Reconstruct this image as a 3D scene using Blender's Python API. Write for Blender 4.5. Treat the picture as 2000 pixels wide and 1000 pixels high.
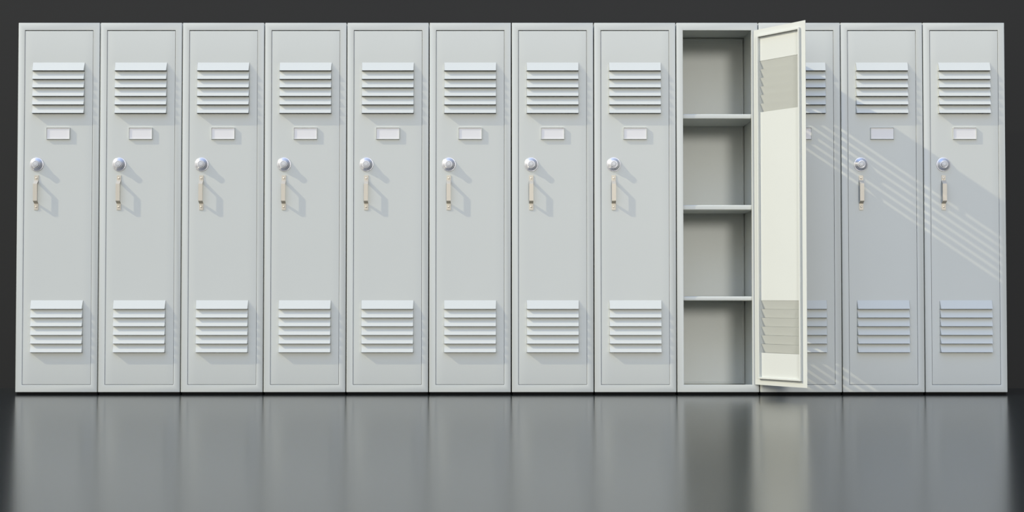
import bpy, bmesh, math
from mathutils import Vector, Matrix

S = bpy.context.scene
C = S.collection
for o in list(bpy.data.objects):
    bpy.data.objects.remove(o)

# ---------------------------------------------------------------- camera
FLOOR_GAP = 0.0136                 # the cabinets stand this far above the floor
cam_d = bpy.data.cameras.new('camera')
cam_d.sensor_width = 36.0
cam_d.lens = 50.0
cam_d.clip_end = 200
cam = bpy.data.objects.new('camera', cam_d)
cam.location = (0.003, -6.887, 0.473 + FLOOR_GAP)
cam.rotation_euler = (math.pi/2 + 0.0269, 0, 0)
C.objects.link(cam)
S.camera = cam

# ---------------------------------------------------------------- view
S.view_settings.view_transform = 'Standard'
S.view_settings.look = 'None'
S.view_settings.gamma = 1.0
S.view_settings.use_curve_mapping = False
S.view_settings.exposure = 0.0

# ---------------------------------------------------------------- world (soft studio sky)
w = bpy.data.worlds.new('sky')
S.world = w
w.use_nodes = True
nt = w.node_tree
nt.nodes.clear()
tc = nt.nodes.new('ShaderNodeTexCoord')
sep = nt.nodes.new('ShaderNodeSeparateXYZ')
nt.links.new(tc.outputs['Generated'], sep.inputs[0])
SKY_GAIN = 0.325
rz = nt.nodes.new('ShaderNodeValToRGB')          # by height
nt.links.new(sep.outputs['Z'], rz.inputs[0])
SKY_Z = [(0.0, (1.02, 0.96, 0.86)), (0.12, (1.05, 1.01, 0.93)), (0.45, (1.0, 1.08, 1.13)), (1.0, (0.92, 1.52, 3.1))]
cr = rz.color_ramp
cr.elements[0].position = SKY_Z[0][0]; cr.elements[0].color = (*[c/2 for c in SKY_Z[0][1]], 1)
cr.elements[1].position = SKY_Z[-1][0]; cr.elements[1].color = (*[c/2 for c in SKY_Z[-1][1]], 1)
for p, c in SKY_Z[1:-1]:
    e = cr.elements.new(p); e.color = (*[k/2 for k in c], 1)
def curve(sock, pts):            # piecewise-linear value of one direction component (-1..1)
    m = nt.nodes.new('ShaderNodeMapRange')
    m.inputs['From Min'].default_value = -1; m.inputs['From Max'].default_value = 1
    nt.links.new(sock, m.inputs['Value'])
    r = nt.nodes.new('ShaderNodeValToRGB')
    nt.links.new(m.outputs[0], r.inputs[0])
    el = r.color_ramp.elements
    for k, (p, v) in enumerate(pts):
        e = el[0] if k == 0 else el[1] if k == len(pts)-1 else None
        if e is None: e = el.new((p+1)/2)
        e.position = (p+1)/2; e.color = (v/4, v/4, v/4, 1)
        if k == 0: el[1].position = 1.0
    return r.outputs[0]
fx = curve(sep.outputs['X'], [(-1, 2.8), (-.5, 1.8), (-.2, 1.2), (0, .95), (.33, .52), (1, .32)])   # brighter towards the sun's side
fy = curve(sep.outputs['Y'], [(-1, 1.9), (-.85, 1.35), (-.4, 1.0), (1, .8)])              # brighter in front of the lockers
mu = nt.nodes.new('ShaderNodeMath'); mu.operation = 'MULTIPLY'
nt.links.new(fx, mu.inputs[0]); nt.links.new(fy, mu.inputs[1])
mr = nt.nodes.new('ShaderNodeMath'); mr.operation = 'MULTIPLY'
nt.links.new(mu.outputs[0], mr.inputs[0]); mr.inputs[1].default_value = 2*16*SKY_GAIN
bg = nt.nodes.new('ShaderNodeBackground')
nt.links.new(rz.outputs[0], bg.inputs['Color'])
nt.links.new(mr.outputs[0], bg.inputs['Strength'])
wo = nt.nodes.new('ShaderNodeOutputWorld')
nt.links.new(bg.outputs[0], wo.inputs['Surface'])

# ---------------------------------------------------------------- sun
SUN_DIR = Vector((4.35, 1.0, -3.48)).normalized()
sd = bpy.data.lights.new('sun', 'SUN')
sd.energy = 3.0
sd.color = (1.0, 0.90, 0.66)
sd.angle = math.radians(0.53)
sun = bpy.data.objects.new('sun', sd)
sun.rotation_euler = SUN_DIR.to_track_quat('-Z', 'Y').to_euler()
sun.location = (-4, -2, 5)
C.objects.link(sun)

# broad soft daylight from in front of the row (a big bright opening, about 12 degrees across)
FRONT_DIR = Vector((-0.18, 1.0, -0.19)).normalized()
fd = bpy.data.lights.new('front_daylight', 'SUN')
fd.energy = 1.02
fd.color = (1.0, 0.97, 0.92)
fd.angle = math.radians(12)
front = bpy.data.objects.new('front_daylight', fd)
front.rotation_euler = FRONT_DIR.to_track_quat('-Z', 'Y').to_euler()
front.location = (1, -6, 2)
C.objects.link(front)

# cleaner sampling of the crisp sun shadows
S.cycles.use_adaptive_sampling = False
S.cycles.use_light_tree = False
S.cycles.max_bounces = 6
S.cycles.diffuse_bounces = 3
S.cycles.caustics_reflective = False
S.cycles.denoising_prefilter = 'ACCURATE'

# ---------------------------------------------------------------- materials
def mat(name, col, rough, metal=0.0, spec=0.5, noise=0.0, nscale=6.0, bump=0.0, bscale=300.0, ior=1.5):
    m = bpy.data.materials.new(name)
    m.use_nodes = True
    t = m.node_tree
    b = t.nodes['Principled BSDF']
    b.inputs['Base Color'].default_value = (*col, 1)
    b.inputs['Roughness'].default_value = rough
    b.inputs['Metallic'].default_value = metal
    b.inputs['Specular IOR Level'].default_value = spec
    b.inputs['IOR'].default_value = ior
    co = t.nodes.new('ShaderNodeTexCoord')
    if noise > 0:
        n = t.nodes.new('ShaderNodeTexNoise'); n.inputs['Scale'].default_value = nscale
        n.inputs['Detail'].default_value = 3
        t.links.new(co.outputs['Object'], n.inputs['Vector'])
        r = t.nodes.new('ShaderNodeValToRGB')
        r.color_ramp.elements[0].position = 0.3; r.color_ramp.elements[1].position = 0.7
        r.color_ramp.elements[0].color = (*[c*(1-noise) for c in col], 1)
        r.color_ramp.elements[1].color = (*[min(1, c*(1+noise)) for c in col], 1)
        t.links.new(n.outputs['Fac'], r.inputs[0]); t.links.new(r.outputs[0], b.inputs['Base Color'])
    if bump > 0:
        n = t.nodes.new('ShaderNodeTexNoise'); n.inputs['Scale'].default_value = bscale
        t.links.new(co.outputs['Object'], n.inputs['Vector'])
        bp = t.nodes.new('ShaderNodeBump'); bp.inputs['Strength'].default_value = bump
        bp.inputs['Distance'].default_value = 0.001
        t.links.new(n.outputs['Fac'], bp.inputs['Height']); t.links.new(bp.outputs[0], b.inputs['Normal'])
    return m

M_PAINT = mat('light_grey_paint', (0.558, 0.574, 0.536), 0.50, spec=0.45, noise=0.006, nscale=4)
M_CARD = mat('white_card', (0.74, 0.725, 0.71), 0.6)
M_HANDLE = mat('satin_nickel', (0.525, 0.482, 0.40), 0.50, metal=0.35)
M_LOCK = mat('brushed_chrome', (0.56, 0.56, 0.58), 0.40, metal=0.62)
M_BUTTON = mat('worn_chrome', (0.52, 0.52, 0.52), 0.50, metal=0.25)
M_SCREW = mat('polished_screw', (0.66, 0.60, 0.50), 0.40, metal=0.7)
M_BASE = mat('gap_shade_black', (0.006, 0.006, 0.006), 0.8, spec=0.1)  # black colour stands in for the shade in the gap under the cabinets
M_WALL = mat('charcoal_wall', (0.0022, 0.0022, 0.0016), 0.60, spec=0.33, noise=0.02, nscale=2)
M_FLOOR = mat('polished_dark_floor', (0.005, 0.008, 0.008), 0.19, spec=0.5, noise=0.02, nscale=1.5, ior=2.4)

# ---------------------------------------------------------------- mesh helpers
def link(name, bm, m, parent=None, bevel=0.0, seg=3, smooth=True, harden=True, loc=None):
    bmesh.ops.recalc_face_normals(bm, faces=bm.faces)
    me = bpy.data.meshes.new(name)
    bm.to_mesh(me); bm.free()
    me.materials.append(m)
    if smooth:
        for p in me.polygons: p.use_smooth = True
    o = bpy.data.objects.new(name, me)
    C.objects.link(o)
    if parent: o.parent = parent
    if loc: o.location = loc
    if bevel > 0:
        b = o.modifiers.new('bevel', 'BEVEL')
        b.width = bevel; b.segments = seg; b.limit_method = 'ANGLE'; b.angle_limit = math.radians(35)
        b.harden_normals = harden
    elif smooth:
        me.set_sharp_from_angle(angle=math.radians(35))
    return o

def box(bm, x0, x1, y0, y1, z0, z1):
    v = [bm.verts.new(p) for p in ((x0,y0,z0),(x1,y0,z0),(x1,y1,z0),(x0,y1,z0),(x0,y0,z1),(x1,y0,z1),(x1,y1,z1),(x0,y1,z1))]
    for f in ((3,2,1,0),(4,5,6,7),(0,1,5,4),(1,2,6,5),(2,3,7,6),(3,0,4,7)):
        bm.faces.new([v[i] for i in f])

def ring(bm, x0, x1, z0, z1, y):
    return [bm.verts.new(p) for p in ((x0,y,z0),(x1,y,z0),(x1,y,z1),(x0,y,z1))]

def loft(bm, rings, closed=False, cap0=True, cap1=True):
    n = len(rings[0])
    pairs = list(zip(rings[:-1], rings[1:]))
    if closed: pairs.append((rings[-1], rings[0]))
    for a, b in pairs:
        for i in range(n):
            bm.faces.new((a[i], a[(i+1) % n], b[(i+1) % n], b[i]))
    if not closed:
        if cap0: bm.faces.new(rings[0])
        if cap1: bm.faces.new(rings[-1])

def lathe_y(bm, prof, n=48, cx=0.0, cz=0.0):
    """prof: list of (radius, y) from the back to the front; closed at both ends"""
    rs = []
    for r, y in prof:
        rs.append([bm.verts.new((cx + r*math.cos(2*math.pi*i/n), y, cz + r*math.sin(2*math.pi*i/n))) for i in range(n)])
    loft(bm, rs)

# ---------------------------------------------------------------- setting
WALL_Y = 0.486 
bm = bmesh.new(); box(bm, -14, 14, -16, WALL_Y, -0.10, 0.0)
fl = link('floor', bm, M_FLOOR, smooth=False); fl['kind'] = 'structure'
bm = bmesh.new(); box(bm, -14, 14, WALL_Y, WALL_Y + 0.2, -0.10, 4.5)
wl = link('wall_back', bm, M_WALL, smooth=False); wl['kind'] = 'structure'

# ---------------------------------------------------------------- locker dimensions (local: x centred, y = 0 front, z = 0 cabinet underside)
PITCH = 0.4
W2 = 0.1972            # half width
H = 1.7932
BX = 0.0310            # side border of the face frame
BT, BB = 0.0362, 0.0356
OX = W2 - BX           # half opening
DEPTH = 0.350
DI = 0.336             # inner depth
T = 0.012              # wall thickness
LIP = 0.012

def body_mesh():
    bm = bmesh.new()
    R = lambda hx, z0, z1, y: ring(bm, -hx, hx, z0, z1, y)
    loft(bm, [
        R(W2, 0, H, DEPTH), R(W2, 0, H, 0.0),
        R(OX, BB, H - BT, 0.0), R(OX, BB, H - BT, LIP),
        R(W2 - T, T + .004, H - T, LIP), R(W2 - T, T + .004, H - T, DI + .005),
        R(W2 - T - .003, T + .007, H - T - .003, DI + .005), R(W2 - T - .003, T + .007, H - T - .003, DI - .003),
        R(W2 - T - .0115, T + .0155, H - T - .0115, DI - .003), R(W2 - T - .0135, T + .0175, H - T - .0135, DI + .001),
    ])
    return bm

# door, local to the hinge line: x runs from -DOOR_W0 to -DOOR_G, y = 0 cabinet front plane
HX = 0.1735            # hinge axis
DX1 = -(HX - (OX - .0016))
DX0 = -(HX + (OX - .0016))
DZ0, DZ1 = BB + .0022, H - BT - .0032
DY = 0.0012            # how far the skin sits behind the frame
ST = 0.0014            # sheet thickness
VX0, VX1 = -HX - .1270, -HX + .1270
VP = 0.0414            # louvre pitch
LP = 0.0171            # louvre projection
V_UP = (1.5994 - 6*VP, 1.5994)
V_LO = (0.4438 - 6*.04187, 0.4438)

def door_mesh():
    bm = bmesh.new()
    e = 0.004
    xs = [DX0, DX0 + e, VX0, VX1, DX1 - e, DX1]
    zs = [DZ0, DZ0 + e, V_LO[0], V_LO[1], V_UP[0], V_UP[1], DZ1 - e, DZ1]
    def yy(i, j):      # front skin softly rolled back along its rim
        edge = (i in (0, len(xs)-1)) or (j in (0, len(zs)-1))
        return DY + (0.0006 if edge else 0.0)
    F = [[bm.verts.new((x, yy(i, j), z)) for j, z in enumerate(zs)] for i, x in enumerate(xs)]
    B = [[bm.verts.new((x, DY + ST + .0006, z)) for j, z in enumerate(zs)] for i, x in enumerate(xs)]
    hole = lambda i, j: i == 2 and j in (2, 4)
    for i in range(len(xs)-1):
        for j in range(len(zs)-1):
            if hole(i, j): continue
            bm.faces.new((F[i][j], F[i+1][j], F[i+1][j+1], F[i][j+1]))
            bm.faces.new((B[i][j+1], B[i+1][j+1], B[i+1][j], B[i][j]))
    def wall(a, b):
        (i, j), (k, l) = a, b
        bm.faces.new((F[i][j], F[k][l], B[k][l], B[i][j]))
    nx, nz = len(xs)-1, len(zs)-1
    for i in range(nx): wall((i, 0), (i+1, 0)); wall((i, nz), (i+1, nz))
    for j in range(nz): wall((0, j), (0, j+1)); wall((nx, j), (nx, j+1))
    for j in (2, 4):
        wall((2, j), (3, j)); wall((2, j+1), (3, j+1)); wall((2, j), (2, j+1)); wall((3, j), (3, j+1))
    return bm

def rim_mesh():        # raised stiffening frame on the inside of the door
    bm = bmesh.new()
    y0, y1 = DY + ST + .0006, DY + ST + .0006 + .0120
    a, b = .0300, .0380
    loft(bm, [ring(bm, DX0+a, DX1-a, DZ0+a, DZ1-a, y0), ring(bm, DX0+a, DX1-a, DZ0+a, DZ1-a, y1),
              ring(bm, DX0+b, DX1-b, DZ0+b, DZ1-b, y1), ring(bm, DX0+b, DX1-b, DZ0+b, DZ1-b, y0)], closed=True)
    return bm

def vent_mesh(z0, z1, n=6):
    bm = bmesh.new()
    p = (z1 - z0)/n
    t = 0.0011
    for k in range(n):
        zt = z1 - k*p
        zb = zt - p + 0.0004
        # sloped slat: a thin sheet from the skin out to the lip; the pressing narrows a little towards the front
        tap = lambda y: 0.0016*(y - DY)/LP      # negative towards the front
        prof = [(DY, zt), (DY - LP, zb), (DY - LP + t*0.3, zb - t*0.2), (DY - LP + t*1.1, zb), (DY + t, zt)]
        a = [bm.verts.new((VX0 - tap(y), y, z)) for y, z in prof]
        b = [bm.verts.new((VX1 + tap(y), y, z)) for y, z in prof]
        m = len(prof)
        for i in range(m):
            bm.faces.new((a[i], a[(i+1) % m], b[(i+1) % m], b[i]))
        bm.faces.new(a); bm.faces.new(b[::-1])
        # the two pressed cheeks that close its ends
        for xe, sg in ((VX0, 1), (VX1, -1)):
            tri = [(DY + t, zt), (DY, zt), (DY - LP, zb), (DY - LP, zb - .0003), (DY + t, zb - .0003)]
            a = [bm.verts.new((xe - sg*tap(y), y, z)) for y, z in tri]
            b = [bm.verts.new((xe - sg*tap(y) + sg*t, y, z)) for y, z in tri]
            m = len(tri)
            for i in range(m):
                bm.faces.new((a[i], a[(i+1) % m], b[(i+1) % m], b[i]))
            bm.faces.new(a); bm.faces.new(b[::-1])
    return bm

LAB = (-HX - .0570, -HX + .0570, 1.2251, 1.2824)
def holder_mesh():
    bm = bmesh.new()
    x0, x1, z0, z1 = LAB
    y0, y1, b = DY + .0002, DY - .0076, .0022
    yi = y1 + .0040
    loft(bm, [ring(bm, x0, x1, z0, z1, y0), ring(bm, x0, x1, z0, z1, y1),
              ring(bm, x0+b, x1-b, z0+b, z1-b, y1), ring(bm, x0+b, x1-b, z0+b, z1-b, yi)])
    return bm
def card_mesh():
    bm = bmesh.new()
    x0, x1, z0, z1 = LAB
    b, yi = .0026, DY - .0036
    box(bm, x0+b, x1-b, yi - .0005, yi + .0002, z0+b, z1-b)
    return bm

KX, KZ = -HX - OX + .0625, 1.1031
def lock_mesh():
    bm = bmesh.new()
    P = [(.0340, DY + .0002), (.0340, DY - .0018), (.0330, DY - .0028), (.0310, DY - .0030), (.0300, DY - .0034),
         (.0260, DY - .0074), (.0218, DY - .0114), (.0182, DY - .0144), (.0174, DY - .0143), (.0170, DY - .0139)]
    lathe_y(bm, P, 64, KX, KZ)
    return bm
def button_mesh():
    bm = bmesh.new()
    P = [(.0150, DY - .0130), (.0150, DY - .0215), (.0144, DY - .0226), (.0132, DY - .0230), (.0118, DY - .0229),
         (.0112, DY - .0222), (.0100, DY - .0222), (.0094, DY - .0232), (.0080, DY - .0236), (.0040, DY - .0238)]
    lathe_y(bm, P, 48, KX, KZ)
    return bm

HW = .0100             # half width of the strap
def handle_mesh():
    bm = bmesh.new()
    t = .0026
    path = [(.0, 1.0496), (.0, 1.0235), (-.0190, 1.0105), (-.0190, .9262), (.0, .9125), (.0, .8817)]  # (front offset, z) of the back face
    yb = DY + .0001
    back = [(yb + p, z) for p, z in path]
    front = [(yb - t, 1.0496), (yb - t, 1.0252), (yb - .0190 - .0034, 1.0080), (yb - .0190 - .0034, .9250), (yb - t, .9128), (yb - t, .8817)]
    # the grip itself is slightly narrower towards its ends
    a = [bm.verts.new((KX - HW, y, z)) for y, z in back + front[::-1]]
    b = [bm.verts.new((KX + HW, y, z)) for y, z in back + front[::-1]]
    n = len(back); m = 2*n
    for i in range(m):
        bm.faces.new((a[i], a[(i+1) % m], b[(i+1) % m], b[i]))
    for i in range(n-1):
        for v in (a, b):
            bm.faces.new((v[i], v[i+1], v[m-2-i], v[m-1-i]))
    return bm
def screw_mesh(z):
    bm = bmesh.new()
    y = DY - .0024
    lathe_y(bm, [(.0046, y), (.0046, y - .0009), (.0041, y - .0019), (.0030, y - .0027), (.0012, y - .0031)], 24, KX, z)
    return bm

def shelf_mesh(zt, zb):
    bm = bmesh.new()
    box(bm, -(W2 - T - .0003), W2 - T - .0003, LIP + .0022, DI - .0045, zb, zt)
    return bm
def base_mesh():  # plinth added in the floor gap, coloured as the shade there
    bm = bmesh.new()
    box(bm, -W2 + .003, W2 - .003, .012, DEPTH - .02, -FLOOR_GAP, 0.0)
    return bm

# ---------------------------------------------------------------- lockers
def make_locker():
    root = bpy.data.objects.new('locker', None)
    root.empty_display_size = .1
    C.objects.link(root)
    link('cabinet_body', body_mesh(), M_PAINT, root, bevel=.0016, seg=3, harden=False)
    link('base', base_mesh(), M_BASE, root, smooth=False)
    d = link('door', door_mesh(), M_PAINT, root, loc=(HX, 0, 0))
    link('stiffening_rim', rim_mesh(), M_PAINT, d, bevel=.0006, seg=2)
    link('louver_vent', vent_mesh(*V_UP), M_PAINT, d, smooth=False)
    link('louver_vent', vent_mesh(*V_LO), M_PAINT, d, smooth=False)
    link('label_holder', holder_mesh(), M_PAINT, d, bevel=.0005, seg=2)
    c = link('name_card', card_mesh(), M_CARD, d, smooth=False); c['label'] = 'blank white card'
    k = link('lock', lock_mesh(), M_LOCK, d); k['label'] = 'round brushed chrome lock'
    link('lock_button', button_mesh(), M_BUTTON, d)
    h = link('handle', handle_mesh(), M_HANDLE, d, bevel=.0006, seg=2); h['label'] = 'cream nickel strap handle'
    link('screw', screw_mesh(1.0362), M_SCREW, d)
    link('screw', screw_mesh(.8972), M_SCREW, d)
    return root

def copy_tree(o, parent=None):
    c = o.copy(); C.objects.link(c); c.parent = parent
    for ch in list(o.children):
        copy_tree(ch, c)
    return c

ORD = ['', 'second', 'third', 'fourth', 'fifth', 'sixth', 'seventh', 'eighth']
LABELS = ['leftmost light grey metal locker, closed, at the left end of the row']
LABELS += ['closed light grey metal locker, %s from the left end of the row' % ORD[i] for i in range(1, 7)]
LABELS += ['closed light grey metal locker directly left of the open one',
           'open light grey metal locker with three shelves and its door swung out',
           'closed grey metal locker half hidden behind the open door',
           'closed grey metal locker between the half hidden one and the right end one',
           'rightmost light grey metal locker, closed, at the right end of the row']

proto = make_locker()
OPEN = 8
lockers = [proto]
for i in range(1, 12):
    lockers.append(copy_tree(proto))
for i, L in enumerate(lockers):
    L.location = ((i - 5.5)*PITCH, 0, FLOOR_GAP)
    L['label'] = LABELS[i]
    L['category'] = 'locker'
    L['group'] = 'row of metal lockers'
bpy.context.view_layer.update()
OL = lockers[OPEN]
for zt, zb in ((1.3498, 1.3261), (.9065, .8817), (.4624, .4413)):
    link('shelf', shelf_mesh(zt, zb), M_PAINT, OL, bevel=.006, seg=4)
for ch in OL.children:
    if ch.name.startswith('door'):
        ch.rotation_euler = (0, 0, math.radians(180 - 53.2))
        ch['label'] = 'door swung wide open, showing its white lit inner side'
